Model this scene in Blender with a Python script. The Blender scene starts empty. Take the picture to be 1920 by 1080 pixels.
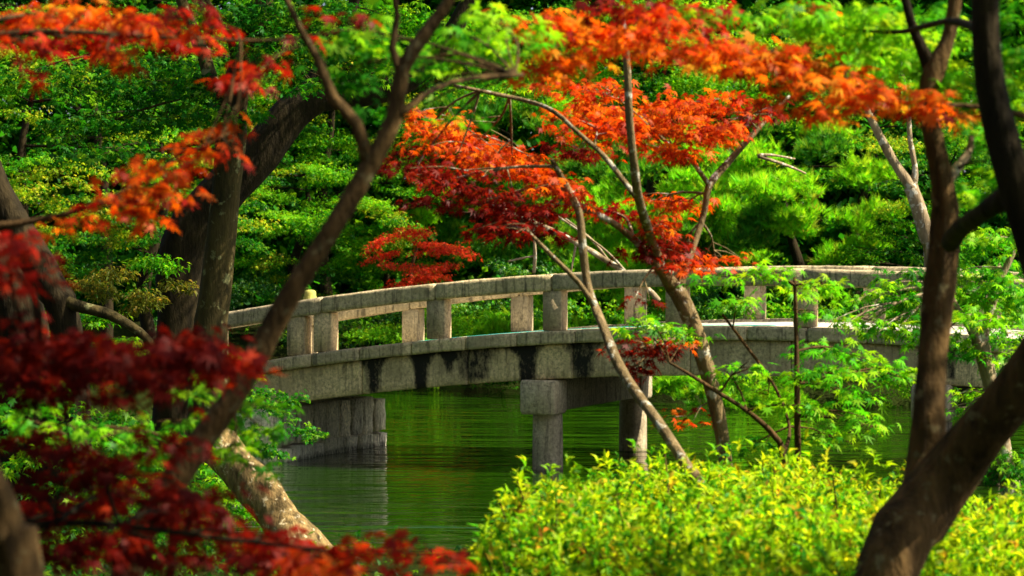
import bpy, math, random
import numpy as np
from mathutils import Vector, Matrix
random.seed(7); rng = np.random.default_rng(11)
SC = bpy.context.scene
COL = SC.collection
R = math.radians

# ---------------------------------------------------------------- camera
F = 5400.0; PITCH = math.atan(90.0 / F); EYE = 2.9
cd = bpy.data.cameras.new('camera'); cam = bpy.data.objects.new('camera', cd); COL.objects.link(cam)
cam.location = (0, 0, EYE); cam.rotation_euler = (R(90) - PITCH, 0, 0)
cd.sensor_width = 36; cd.lens = F / 1920 * 36; cd.clip_start = .1; cd.clip_end = 2000
cd.dof.use_dof = True; cd.dof.focus_distance = 27; cd.dof.aperture_fstop = 5.8
SC.camera = cam
# ---------------------------------------------------------------- world, sun, exposure
SUN = Vector((.82, -.13, .95)).normalized()
w = bpy.data.worlds.new('World'); SC.world = w; w.use_nodes = True
nt = w.node_tree; bg = nt.nodes['Background']
sk = nt.nodes.new('ShaderNodeTexSky'); sk.sky_type = 'NISHITA'; sk.sun_disc = False
sk.sun_elevation = math.asin(SUN.z); sk.sun_rotation = math.atan2(SUN.x, SUN.y)
nt.links.new(sk.outputs[0], bg.inputs[0]); bg.inputs[1].default_value = .065; sk.air_density = .7; sk.dust_density = 2.5; sk.ozone_density = .3
ld = bpy.data.lights.new('sun', 'SUN'); ld.energy = 5; ld.angle = R(.5); ld.color = (1, .91, .7)
sun = bpy.data.objects.new('sun', ld); COL.objects.link(sun)
sun.rotation_euler = SUN.to_track_quat('Z', 'Y').to_euler(); sun.location = (20, 10, 30)
vs = SC.view_settings; SC.display_settings.display_device = 'sRGB'
vs.view_transform = 'Standard'; vs.look = 'None'; vs.gamma = 1; vs.use_curve_mapping = False
vs.exposure = 1.42
SC.cycles.max_bounces = 8; SC.cycles.transmission_bounces = 4; SC.cycles.diffuse_bounces = 3
SC.cycles.transparent_max_bounces = 4; SC.cycles.use_denoising = True

# ---------------------------------------------------------------- helpers
def P(px, py, d):
    """point of the place seen towards (px, py) of the photograph, d metres in front of the camera"""
    cx, cz = (px - 960) / F, -(py - 540) / F
    y = math.cos(PITCH) + cz * math.sin(PITCH); z = cz * math.cos(PITCH) - math.sin(PITCH)
    return Vector((cx / y * d, d, EYE + z / y * d))
def tag(o, label=None, cat=None, group=None, kind=None):
    if label: o['label'] = label
    if cat: o['category'] = cat
    if group: o['group'] = group
    if kind: o['kind'] = kind
    return o
def thing(name, loc, label, cat, group=None):
    o = bpy.data.objects.new(name, None); COL.objects.link(o); o.location = loc; o.empty_display_size = .2
    return tag(o, label, cat, group)
def link(name, me, parent=None, kind=None, loc=None):
    o = bpy.data.objects.new(name, me); COL.objects.link(o)
    if parent: o.parent = parent
    if loc is not None: o.location = loc
    if kind: o['kind'] = kind
    return o
def mesh_np(name, V, loops, sizes, mat, colors=None, smooth=False, mats=None):
    me = bpy.data.meshes.new(name); V = np.asarray(V, np.float32)
    me.vertices.add(len(V)); me.vertices.foreach_set('co', V.ravel())
    loops = np.asarray(loops, np.int32).ravel(); me.loops.add(len(loops)); me.loops.foreach_set('vertex_index', loops)
    sizes = np.asarray(sizes, np.int32); st = np.concatenate([[0], np.cumsum(sizes)[:-1]]).astype(np.int32)
    me.polygons.add(len(sizes)); me.polygons.foreach_set('loop_start', st); me.polygons.foreach_set('loop_total', sizes)
    if smooth: me.polygons.foreach_set('use_smooth', np.ones(len(sizes), bool))
    if colors is not None:
        a = me.color_attributes.new('tint', 'FLOAT_COLOR', 'POINT')
        c = np.ones((len(V), 4), np.float32); c[:, :3] = colors; a.data.foreach_set('color', c.ravel())
    me.materials.append(mat); me.update(calc_edges=True); me.validate()
    return me
class MB:
    """collects polygons for one mesh"""
    def __init__(s): s.v = []; s.f = []; s.c = []
    def add(s, vs, fs, c=None):
        n = len(s.v); s.v += [tuple(v) for v in vs]; s.f += [tuple(i + n for i in f) for f in fs]
        s.c += [c if c else (1, 1, 1)] * len(vs)
    def build(s, name, mat, parent=None, base=None, smooth=False, kind=None):
        V = np.array(s.v, np.float32)
        if base is None: base = (parent.location if parent and parent.type == 'EMPTY' else Vector((0, 0, 0)))
        V = V - np.array(tuple(base), np.float32)
        me = mesh_np(name, V, [i for f in s.f for i in f], [len(f) for f in s.f], mat, np.array(s.c, np.float32), smooth)
        return link(name, me, parent, kind)

# ---------------------------------------------------------------- materials
def newmat(name):
    m = bpy.data.materials.new(name); m.use_nodes = True; n = m.node_tree
    for x in list(n.nodes):
        if x.type != 'OUTPUT_MATERIAL': n.nodes.remove(x)
    return m, n, n.nodes['Material Output']
def N(n, t, **k):
    x = n.nodes.new(t)
    for a, b in k.items(): setattr(x, a, b)
    return x
def noise(n, scale, detail=4, rough=.55, vec=None, coord='Object', mapscale=None):
    t = N(n, 'ShaderNodeTexCoord'); x = N(n, 'ShaderNodeTexNoise'); x.inputs['Scale'].default_value = scale
    x.inputs['Detail'].default_value = detail; x.inputs['Roughness'].default_value = rough
    src = t.outputs[coord]
    if mapscale:
        mp = N(n, 'ShaderNodeMapping'); mp.inputs['Scale'].default_value = mapscale
        n.links.new(src, mp.inputs[0]); src = mp.outputs[0]
    n.links.new(src, x.inputs['Vector']); return x.outputs['Fac']
def ramp(n, fac, stops):
    r = N(n, 'ShaderNodeValToRGB'); e = r.color_ramp.elements
    while len(e) < len(stops): e.new(.5)
    for i, (p, c) in enumerate(stops): e[i].position = p; e[i].color = (*c, 1) if len(c) == 3 else c
    n.links.new(fac, r.inputs[0]); return r.outputs[0]
def mixc(n, fac, a, b, mode='MIX'):
    x = N(n, 'ShaderNodeMix', data_type='RGBA', blend_type=mode)
    for s, v in ((x.inputs[0], fac), (x.inputs[6], a), (x.inputs[7], b)):
        if hasattr(v, 'is_linked'): n.links.new(v, s)
        else: s.default_value = v if not isinstance(v, tuple) else (*v, 1) if len(v) == 3 else v
    return x.outputs[2]
def leafmat(name, gloss=.06, trans=.5, tboost=(1.45, 1.3, .8)):
    m, n, out = newmat(name)
    a = N(n, 'ShaderNodeAttribute', attribute_name='tint')
    d = N(n, 'ShaderNodeBsdfDiffuse'); t = N(n, 'ShaderNodeBsdfTranslucent'); g = N(n, 'ShaderNodeBsdfGlossy')
    g.inputs['Roughness'].default_value = .5; g.inputs['Color'].default_value = (1, 1, 1, 1)
    n.links.new(a.outputs['Color'], d.inputs[0])
    tc = mixc(n, 1.0, a.outputs['Color'], tboost, 'MULTIPLY'); n.links.new(tc, t.inputs[0])
    m1 = N(n, 'ShaderNodeMixShader'); m1.inputs[0].default_value = trans
    n.links.new(d.outputs[0], m1.inputs[1]); n.links.new(t.outputs[0], m1.inputs[2])
    m2 = N(n, 'ShaderNodeMixShader'); m2.inputs[0].default_value = gloss
    n.links.new(m1.outputs[0], m2.inputs[1]); n.links.new(g.outputs[0], m2.inputs[2])
    n.links.new(m2.outputs[0], out.inputs[0]); return m
LEAF = leafmat('maple_leaf', .007, .55)
GLOSSY = leafmat('glossy_leaf', .035, .4)
NEEDLE = leafmat('pine_needle', .01, .5)
def barkmat(name, dark, light, lichen=None, amount=.55, scale=9):
    m, n, out = newmat(name)
    b = N(n, 'ShaderNodeBsdfPrincipled'); b.inputs['Roughness'].default_value = .9
    b.inputs['Specular IOR Level'].default_value = .15
    f1 = noise(n, scale, 6, .65, mapscale=(1, 1, .28))
    c = ramp(n, f1, [(.32, dark), (.68, light)])
    if lichen:
        f2 = noise(n, scale * 1.3, 4, .6)
        fm = ramp(n, f2, [(amount, (0, 0, 0)), (amount + .07, (1, 1, 1))])
        c = mixc(n, fm, c, lichen)
    n.links.new(c, b.inputs[0])
    bp = N(n, 'ShaderNodeBump'); bp.inputs['Strength'].default_value = 1; bp.inputs['Distance'].default_value = .05
    n.links.new(f1, bp.inputs['Height']); n.links.new(bp.outputs[0], b.inputs['Normal'])
    n.links.new(b.outputs[0], out.inputs[0]); return m
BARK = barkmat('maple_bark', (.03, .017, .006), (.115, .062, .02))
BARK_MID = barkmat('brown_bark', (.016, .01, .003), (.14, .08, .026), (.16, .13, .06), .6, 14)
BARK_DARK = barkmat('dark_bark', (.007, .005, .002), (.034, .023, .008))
BARK_LICHEN = barkmat('lichen_bark', (.08, .055, .022), (.24, .17, .08), (.42, .4, .32), .56, 11)
BARK_PALE = barkmat('pale_bark', (.13, .09, .05), (.38, .29, .17), (.5, .47, .38), .55, 7)
BARK_OLD = barkmat('old_bark', (.014, .011, .004), (.09, .066, .02), (.2, .19, .08), .58, 6)
BARK_ROUGH = barkmat('rough_bark', (.03, .02, .008), (.42, .28, .11), (.62, .5, .3), .58, 17)
def stonemat(name, base, dirt=.5, moss=.25):
    m, n, out = newmat(name)
    b = N(n, 'ShaderNodeBsdfPrincipled'); b.inputs['Roughness'].default_value = .88; b.inputs['Specular IOR Level'].default_value = .2
    f0 = noise(n, 26, 6, .78); f1 = noise(n, 2.2, 5, .6); f2 = noise(n, 5, 6, .62, mapscale=(3.2, 3.2, .35)); f3 = noise(n, 1.1, 4, .6)
    c = ramp(n, f0, [(.36, tuple(x * .42 for x in base)), (.5, base), (.64, tuple(x * 1.45 for x in base))])
    c = mixc(n, ramp(n, f1, [(.4, (0, 0, 0)), (.65, (.7, .7, .7))]), c, tuple(x * .6 for x in base))
    c = mixc(n, ramp(n, f2, [(.53, (0, 0, 0)), (.64, (dirt,) * 3)]), c, (.03, .03, .022))
    c = mixc(n, ramp(n, f3, [(.5, (0, 0, 0)), (.7, (moss,) * 3)]), c, (.12, .14, .05))
    oi = N(n, 'ShaderNodeObjectInfo'); c = mixc(n, 1.0, c, ramp(n, oi.outputs['Random'], [(0, (.74, .74, .76)), (1, (1.12, 1.08, 1.0))]), 'MULTIPLY')
    f5 = noise(n, 9, 5, .65, mapscale=(2.4, 2.4, .22)); c = mixc(n, ramp(n, f5, [(.56, (0, 0, 0)), (.66, (dirt, dirt, dirt))]), c, (.05, .045, .03))
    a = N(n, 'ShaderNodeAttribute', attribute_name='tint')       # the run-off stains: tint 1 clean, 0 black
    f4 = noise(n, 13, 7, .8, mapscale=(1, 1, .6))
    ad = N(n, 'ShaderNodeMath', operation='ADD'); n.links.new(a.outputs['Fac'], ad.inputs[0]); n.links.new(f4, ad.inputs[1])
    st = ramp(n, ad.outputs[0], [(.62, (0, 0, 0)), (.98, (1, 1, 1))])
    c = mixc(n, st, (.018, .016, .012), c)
    n.links.new(c, b.inputs[0])
    bp = N(n, 'ShaderNodeBump'); bp.inputs['Strength'].default_value = .55; bp.inputs['Distance'].default_value = .012
    hm = N(n, 'ShaderNodeMath', operation='ADD'); n.links.new(f0, hm.inputs[0]); n.links.new(f1, hm.inputs[1])
    n.links.new(hm.outputs[0], bp.inputs['Height']); n.links.new(bp.outputs[0], b.inputs['Normal'])
    n.links.new(b.outputs[0], out.inputs[0]); return m
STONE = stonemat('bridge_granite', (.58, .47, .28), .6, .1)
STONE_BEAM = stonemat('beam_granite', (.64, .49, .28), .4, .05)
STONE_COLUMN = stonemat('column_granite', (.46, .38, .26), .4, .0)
STONE_UNDER = stonemat('shaded_granite', (.24, .2, .13), .7, .1)  # darker copy of the granite; the underside's shade put into its colour
STONE_DECK = stonemat('deck_stone', (.62, .58, .5), .1, 0)
STONE_WALL = stonemat('wall_stone', (.8, .72, .5), .6, .05)  # paler than the bridge stone; light on the abutment face put into colour
def simple(name, col, rough=.6, spec=.4):
    m, n, out = newmat(name); b = N(n, 'ShaderNodeBsdfPrincipled')
    b.inputs[0].default_value = (*col, 1); b.inputs['Roughness'].default_value = rough; b.inputs['Specular IOR Level'].default_value = spec
    n.links.new(b.outputs[0], out.inputs[0]); return m
def groundmat():
    m, n, out = newmat('forest_floor'); b = N(n, 'ShaderNodeBsdfPrincipled'); b.inputs['Roughness'].default_value = 1; b.inputs['Specular IOR Level'].default_value = 0
    f = noise(n, 1.3, 8, .7); f2 = noise(n, 14, 5, .7)
    c = ramp(n, f, [(.35, (.012, .012, .004)), (.55, (.02, .035, .006)), (.7, (.04, .045, .01))])
    c = mixc(n, ramp(n, f2, [(.4, (0, 0, 0)), (.7, (.6, .6, .6))]), c, (.02, .02, .008))
    n.links.new(c, b.inputs[0]); bp = N(n, 'ShaderNodeBump'); bp.inputs['Distance'].default_value = .06
    n.links.new(f2, bp.inputs['Height']); n.links.new(bp.outputs[0], b.inputs['Normal']); n.links.new(b.outputs[0], out.inputs[0]); return m
def watermat():
    m, n, out = newmat('pond_water'); b = N(n, 'ShaderNodeBsdfPrincipled')
    b.inputs[0].default_value = (.009, .032, .001, 1); b.inputs['Roughness'].default_value = .03; b.inputs['IOR'].default_value = 1.33
    b.inputs['Specular IOR Level'].default_value = .8
    a = noise(n, 1.0, 2, .5, mapscale=(.5, 1.7, 1)); c = noise(n, 1.0, 2, .5, mapscale=(1.6, 5.5, 1)); e = noise(n, .16, 2, .5)
    s = N(n, 'ShaderNodeMath', operation='MULTIPLY_ADD'); s.inputs[1].default_value = .22; n.links.new(c, s.inputs[0]); n.links.new(a, s.inputs[2])
    k = N(n, 'ShaderNodeMath', operation='MULTIPLY'); n.links.new(s.outputs[0], k.inputs[0]); n.links.new(ramp(n, e, [(.38, (.3,) * 3), (.6, (1,) * 3)]), k.inputs[1])
    bp = N(n, 'ShaderNodeBump'); bp.inputs['Strength'].default_value = 1; bp.inputs['Distance'].default_value = .15
    n.links.new(k.outputs[0], bp.inputs['Height']); n.links.new(bp.outputs[0], b.inputs['Normal']); n.links.new(b.outputs[0], out.inputs[0]); return m

# ---------------------------------------------------------------- terrain and water
def smooth(a, b, x): t = np.clip((x - a) / (b - a), 0, 1); return t * t * (3 - 2 * t)
def vnoise(X, Y, s):
    return (np.sin(X * s + 1.3 * np.sin(Y * s * .7 + 1)) * np.cos(Y * s * 1.1 + .8 * np.sin(X * s * .6)))
def shore(X): return np.interp(X, [-9, -4, .4, 1.8, 3, 9], [57, 57, 56, 51.5, 50, 49])
def height(X, Y):
    X = np.asarray(X, float); Y = np.asarray(Y, float)
    left = np.interp(Y, [0, 17, 20, 24, 27, 30, 37, 41, 50, 56], [-.5, -.5, -1.0, -1.75, -2.1, -2.6, -3.55, -3.9, -4.3, -5])
    near = smooth(17.6, 15.2, Y); wl = smooth(-.5, -1.7, X - left); far = smooth(-.5, 2.2, Y - shore(X))
    right = smooth(7.9, 9.3, X)
    up = np.maximum.reduce([near * 1.85, wl * (1.25 + .02 * np.abs(X)), far * (1.3 + .055 * np.clip(Y - 57, 0, 60)), right * 1.5])
    return -.6 + up + .05 * vnoise(X, Y, 1.1) * np.clip(up, 0, 1) + .25 * vnoise(X, Y, .13) * smooth(60, 100, np.hypot(X, Y))
gx = np.concatenate([np.linspace(-420, -22, 26), np.linspace(-20, 20, 161), np.linspace(22, 420, 26)])
gy = np.concatenate([np.linspace(-420, -12, 18), np.linspace(-10, 66, 230), np.linspace(68, 620, 40)])
GX, GY = np.meshgrid(gx, gy); GZ = height(GX, GY)
nx, ny = len(gx), len(gy); idx = np.arange(nx * ny).reshape(ny, nx)
q = np.stack([idx[:-1, :-1], idx[:-1, 1:], idx[1:, 1:], idx[1:, :-1]], -1).reshape(-1, 4)
GROUND = groundmat()
tag(link('ground', mesh_np('ground', np.stack([GX, GY, GZ], -1).reshape(-1, 3), q, [4] * len(q), GROUND, smooth=True)), kind='structure')
wb = MB(); wb.add([(-30, 13, 0), (40, 13, 0), (40, 62, 0), (-30, 62, 0)], [(0, 1, 2, 3)])
wb.build('water', watermat(), kind='structure')

# ---------------------------------------------------------------- the stone bridge
BA = R(20); U = Vector((math.cos(BA), -math.sin(BA), 0)); Vv = Vector((math.sin(BA), math.cos(BA), 0))
BO = Vector((71 / F * 36, 36, 0)); SPK = 2.6; K = .0118; BW = 4.0
def s_of(px, v=0.):
    t = (px - 960) / F; o = BO + Vv * v
    return (t * o.y - o.x) / (U.x - t * U.y)
def arch(s): return -K * (s - SPK) ** 2
def W(s, v, z): return BO + U * s + Vv * v + Vector((0, 0, z))
bridge = thing('stone_bridge', W(s_of(590), 2, -.1), 'grey weathered granite arched footbridge crossing the green pond', 'bridge')
def beam(name, s0, s1, v0, v1, z0, z1, mat, curved=True, bev=.012, seg=.16, stains=None, wob=.004, parent=bridge):
    """a stone beam between s0..s1, v0..v1, height offsets z0..z1 over the arch line; chamfered section"""
    n = max(2, int((s1 - s0) / seg) + 1) if curved or stains else 2
    mb = MB(); b = bev
    nz = 5 if stains else 1
    sec = [(v0 + b, z0), (v1 - b, z0), (v1, z0 + b), (v1, z1 - b), (v1 - b, z1), (v0 + b, z1), (v0, z1 - b)]
    for k in range(nz - 1, 0, -1): sec.append((v0, z0 + b + (z1 - z0 - 2 * b) * k / nz))
    sec.append((v0, z0 + b)); m = len(sec); cols = []
    S = [s0, s0 + b] + [s0 + b + (s1 - s0 - 2 * b) * i / (n - 1) for i in range(1, n - 1)] + [s1 - b, s1]
    rnd = random.Random(int((s0 + 50) * 1000) + int(z0 * 100))
    for i, s in enumerate(S):
        e = b if i in (0, len(S) - 1) else 0
        cv, cz = (v0 + v1) / 2, (z0 + z1) / 2
        for (v, z) in sec:
            vv = v + (e if v < cv else -e); zz = z + (e if z < cz else -e)
            p = W(s, vv, zz + (arch(s) if curved else 0)); p += Vector((0, rnd.uniform(-wob, wob), rnd.uniform(-wob, wob)))
            mb.v.append(tuple(p)); c = 1.
            if stains:
                for (sk_, wd, dep, amt) in stains:
                    t = (z1 - z) / (z1 - z0)
                    ww = wd * (1.0 + 1.5 * max(0, .35 - t) - .3 * t)
                    c -= amt * math.exp(-((s - sk_) / ww) ** 4) * (1 if t < dep else max(0, 1 - (t - dep) * 3))
            mb.c.append((max(c, 0),) * 3)
    for i in range(len(S) - 1):
        for j in range(m): mb.f.append((i * m + j, (i + 1) * m + j, (i + 1) * m + (j + 1) % m, i * m + (j + 1) % m))
    mb.f.append(tuple(range(m))); mb.f.append(tuple((len(S) - 1) * m + j for j in reversed(range(m))))
    return mb.build(name, mat, parent)
ZR1, ZR0, ZS1, ZS0, ZG0 = 2.555, 2.34, 1.84, 1.675, 1.236
near_posts = [s_of(x) for x in (392, 500 + 49, 599, 812, 1031, 1262, 1503)] + [s_of(1503) + 1.56, s_of(1503) + 3.12, s_of(1503) + 4.6]
stn = [(s_of(x), w_, d_, a_) for x, w_, d_, a_ in ((575, .05, .5, .5), (640, .05, .5, .7), (695, .17, .9, .92), (785, .16, 1, .95), (835, .08, .6, .75), (885, .34, .85, .84), (985, .2, 1, .95), (1088, .24, .95, .9),
       (1190, .08, .5, .5), (1345, .1, .4, .5), (1440, .07, .4, .4), (1600, .12, .6, .6), (1780, .12, .8, .8))]
stn_s = [(s_of(x), w_, 1, a_) for x, w_, a_ in ((585, .02, .6), (673, .015, .6), (770, .03, .5), (965, .12, .45), (1080, .14, .45), (1210, .02, .6), (1400, .02, .5))]
S0, S1 = -5.6, 10.8
# edge slabs (parapet footing) and girders, both sides, one piece per joint
js = [S0, -4.75] + [s_of(x) for x in (583, 673, 770, 872, 968, 1078, 1180, 1290, 1400, 1512, 1625, 1740)] + [6.2, 7.0, 7.8, 8.7, 9.7, S1]
for a, b in zip(js[:-1], js[1:]):
    for v0, v1 in ((0, .46), (BW - .46, BW)):
        beam('edge_stone', a + .004, b - .004, v0, v1, ZS0, ZS1, STONE, stains=stn_s if v0 == 0 else None, bev=.018)
    beam('deck_slab', a + .003, b - .003, .463, BW - .463, ZS0 + .01, ZS1 - .035, STONE_DECK, bev=.006)
jg = [-4.15, s_of(673), s_of(872), s_of(1070), s_of(1290), s_of(1480), s_of(1720), 6.4, 7.9, 9.4]
for a, b in zip(jg[:-1], jg[1:]):
    for v0, v1 in ((.09, .5), (BW - .5, BW - .09)):
        beam('girder', a + .003, b - .003, v0, v1, ZG0, ZS0 - .002, STONE_BEAM, stains=stn if v0 < 1 else None, seg=.05, bev=.015)
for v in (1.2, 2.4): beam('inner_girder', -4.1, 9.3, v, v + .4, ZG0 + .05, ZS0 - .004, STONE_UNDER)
# posts and handrails
PH = .125
for s in near_posts:
    beam('post', s - PH, s + PH, .08, .33, ZS1 + .002 + arch(s), ZR0 - .002 + arch(s) + .012, STONE_BEAM, curved=False, bev=.012)
far_posts = [s_of(x, BW - .2) for x in (575, 775, 979, 1192, 1416, 1640)]
far_posts = [far_posts[0] - 1.5] + far_posts + [far_posts[-1] + 1.55, far_posts[-1] + 3.1]
for s in far_posts:
    beam('post', s - PH, s + PH, BW - .33, BW - .08, ZS1 + .002 + arch(s), ZR0 - .002 + arch(s) + .012, STONE, curved=False, bev=.012)
def rails(posts, v0, v1, ends):
    ps = [ends[0]] + [p for p in posts if ends[0] + .5 < p < ends[1] - .4] + [ends[1]]
    for a, b in zip(ps[:-1], ps[1:]):
        if b - a < .5: continue
        beam('handrail', a + .002, b - .002, v0, v1, ZR0, ZR1, STONE, bev=.022, stains=[(a + .05, .05, 1, .35), (b - .06, .05, 1, .3)] if v0 < 1 else None)
rails([p for p in near_posts if abs(p - s_of(549)) > .01], .05, .36, (-5.3, 10.3)); rails(far_posts, BW - .36, BW - .05, (-5.2, 10.3))
# round-headed newel at the far left end
def lathe(mb, c, prof, n=20):
    b = len(mb.v)
    for r, z in prof:
        for k in range(n): a = 2 * math.pi * k / n; mb.v.append((c[0] + r * math.cos(a), c[1] + r * math.sin(a), c[2] + z)); mb.c.append((1, 1, 1))
    for i in range(len(prof) - 1):
        for k in range(n): mb.f.append((b + i * n + k, b + i * n + (k + 1) % n, b + (i + 1) * n + (k + 1) % n, b + (i + 1) * n + k))
    mb.f.append(tuple(b + k for k in reversed(range(n)))); mb.f.append(tuple(b + (len(prof) - 1) * n + k for k in range(n)))
mb = MB(); q = P(581, 560, 41.5); lathe(mb, (q.x, q.y, .7), [(.1, 0), (.1, q.z - .7 + .02), (.088, q.z - .7 + .05), (.09, q.z - .7 + .09), (.075, q.z - .7 + .115), (.03, q.z - .7 + .13)], 18)
newel = mb.build('newel_post', stonemat('mossy_stone', (.5, .48, .12), .2, .7), smooth=True); tag(newel, 'round-headed mossy yellow post peeping over the handrail near the bridge\'s left end', 'post')
# piers: cap beam over two round columns
for px in (1028, 1757):
    s = s_of(px + 2, .4)
    zt = ZG0 + arch(s)
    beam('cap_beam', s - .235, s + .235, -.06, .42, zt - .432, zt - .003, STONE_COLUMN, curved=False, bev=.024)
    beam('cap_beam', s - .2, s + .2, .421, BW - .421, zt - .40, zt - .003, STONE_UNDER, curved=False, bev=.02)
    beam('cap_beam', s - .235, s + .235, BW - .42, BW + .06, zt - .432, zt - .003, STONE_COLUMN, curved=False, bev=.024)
    for v in (.34, BW - .1):
        mb = MB(); c = W(s, v, 0); H = zt - .434
        prof = [(.196, -1.0), (.196, -.1), (.194, .0), (.192, H * .5), (.186, H - .01), (.18, H)]
        b = len(mb.v); n = 24
        for r, z in prof:
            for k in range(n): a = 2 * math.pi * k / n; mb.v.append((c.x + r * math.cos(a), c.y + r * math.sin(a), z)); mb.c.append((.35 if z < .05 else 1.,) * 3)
        for i in range(len(prof) - 1):
            for k in range(n): mb.f.append((i * n + k, i * n + (k + 1) % n, (i + 1) * n + (k + 1) % n, (i + 1) * n + k))
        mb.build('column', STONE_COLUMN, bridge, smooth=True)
# the abutments: tall rough stones on a footing course, facing along the bridge
def stone_block(name, s0, s1, v0, v1, z0, z1, mat, seed, parent, rough=.02):
    rr = random.Random(seed); mb = MB(); n = 4
    pts = {}
    def key(i, j, k):
        if (i, j, k) in pts: return pts[(i, j, k)]
        f = [i / n, j / n, k / n]; c = [2 * x - 1 for x in f]
        m = sum(1 for x in c if abs(x) > .99); sh = {3: .955, 2: .98}.get(m, 1.0)
        s = s0 + (s1 - s0) * (.5 + .5 * c[0] * sh); v = v0 + (v1 - v0) * (.5 + .5 * c[1] * sh); z = z0 + (z1 - z0) * (.5 + .5 * c[2] * sh)
        p = W(s + rr.uniform(-rough, rough), v + rr.uniform(-rough, rough) * .5, z + rr.uniform(-rough, rough) * .5)
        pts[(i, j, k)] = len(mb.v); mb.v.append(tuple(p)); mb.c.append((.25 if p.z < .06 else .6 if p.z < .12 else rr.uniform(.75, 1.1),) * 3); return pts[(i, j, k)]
    for a in range(n):
        for b in range(n):
            for e in (0, n):
                mb.f.append(tuple((key(e, a, b), key(e, a + 1, b), key(e, a + 1, b + 1), key(e, a, b + 1))[::1 if e else -1]))
                mb.f.append(tuple((key(a, e, b), key(a + 1, e, b), key(a + 1, e, b + 1), key(a, e, b + 1))[::-1 if e else 1]))
                mb.f.append(tuple((key(a, b, e), key(a + 1, b, e), key(a + 1, b + 1, e), key(a, b + 1, e))[::1 if e else -1]))
    return mb.build(name, mat, parent)
for side, sf in ((1, -3.8), (-1, 8.95)):
    ab = thing('abutment', W(sf - side * .5, 2, 0), 'stone abutment of tall rough slabs on a block footing under the bridge\'s left end' if side > 0 else
               'stone abutment carrying the far right end of the bridge behind the leaning trunk', 'abutment')
    ed = [-.15, .35, .8, 1.3, 1.72, 2.2, 2.6, 3.0, 3.4, 3.8]; H = ZG0 + arch(sf)
    for i, (a, b) in enumerate(zip(ed[:-1], ed[1:])):
        dz = random.uniform(-.02, .02); off = random.uniform(-.012, .012)
        x0, x1 = (sf - .5 + off, sf + off) if side > 0 else (sf + off, sf + .5 + off)
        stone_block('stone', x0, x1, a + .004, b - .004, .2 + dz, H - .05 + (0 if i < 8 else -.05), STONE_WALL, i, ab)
    ed = [-.3, .2, .62, 1.2, 1.65, 2.3, 2.75, 3.25, 3.5, 3.8]
    for i, (a, b) in enumerate(zip(ed[:-1], ed[1:])):
        off = random.uniform(-.03, .03)
        x0, x1 = (sf - .5, sf + .05 + off) if side > 0 else (sf - .12 + off, sf + .5)
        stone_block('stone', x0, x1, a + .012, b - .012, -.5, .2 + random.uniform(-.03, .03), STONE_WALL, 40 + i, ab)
    for i in range(6):   # wing towards the bank
        a = sf - side * (.5 + .45 * i); b = sf - side * (.5 + .45 * (i + 1)); lo, hi = min(a, b), max(a, b)
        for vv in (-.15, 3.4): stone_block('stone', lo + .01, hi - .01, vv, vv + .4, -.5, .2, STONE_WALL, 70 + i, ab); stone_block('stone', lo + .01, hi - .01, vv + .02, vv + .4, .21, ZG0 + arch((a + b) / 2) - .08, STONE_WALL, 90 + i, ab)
    mb = MB()   # rubble core
    lo, hi = (sf - 3.2, sf - .55) if side > 0 else (sf + .55, sf + 3.2)
    a_ = [W(lo, .3, -.5), W(hi, .3, -.5), W(hi, 3.7, -.5), W(lo, 3.7, -.5)]; zt = ZG0 + arch(hi if side < 0 else lo) - .1
    mb.add(a_ + [Vector((p.x, p.y, zt)) for p in a_], [(3, 2, 1, 0), (4, 5, 6, 7), (0, 1, 5, 4), (1, 2, 6, 5), (2, 3, 7, 6), (3, 0, 4, 7)])
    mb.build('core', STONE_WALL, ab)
# teal hose along the deck
def tube(mb, pts, rad, n=8, wob=0., cap=True, seed=0, c=(1, 1, 1)):
    pts = [Vector(p) for p in pts]; b = len(mb.v); rr = random.Random(seed); up = Vector((.1, .9, .3)).normalized()
    ph = [rr.uniform(0, 6.28) for _ in range(4)]
    for i, p in enumerate(pts):
        t = (pts[min(i + 1, len(pts) - 1)] - pts[max(i - 1, 0)]).normalized()
        if abs(t.dot(up)) > .95: up2 = Vector((1, 0, 0))
        else: up2 = up
        x = t.cross(up2).normalized(); y = x.cross(t)
        r = rad[i] if hasattr(rad, '__len__') else rad
        for k in range(n):
            a = 2 * math.pi * k / n
            rk = r * (1 + wob * (math.sin(2 * a + ph[0] + i * .31) + .6 * math.sin(3 * a + ph[1] - i * .23) + .5 * math.sin(i * .9 + ph[2])) + wob * rr.uniform(-.5, .5))
            mb.v.append(tuple(p + x * math.cos(a) * rk + y * math.sin(a) * rk)); mb.c.append(c)
    for i in range(len(pts) - 1):
        for k in range(n): mb.f.append((b + i * n + k, b + i * n + (k + 1) % n, b + (i + 1) * n + (k + 1) % n, b + (i + 1) * n + k))
    if cap: mb.f.append(tuple(b + k for k in reversed(range(n)))); mb.f.append(tuple(b + (len(pts) - 1) * n + k for k in range(n)))
mb = MB(); hs = []
for i in range(60):
    s = -2.3 + i * .085; v = .75 + .09 * math.sin(i * .11) + .04 * math.sin(i * .37); hs.append(W(s, v, ZS1 - .03 + arch(s) + .022))
tube(mb, hs, .014, 8); tag(mb.build('garden_hose', simple('teal_rubber', (.05, .42, .38), .4), smooth=True), 'thin teal hose lying along the bridge deck behind the near posts', 'hose')

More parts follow.
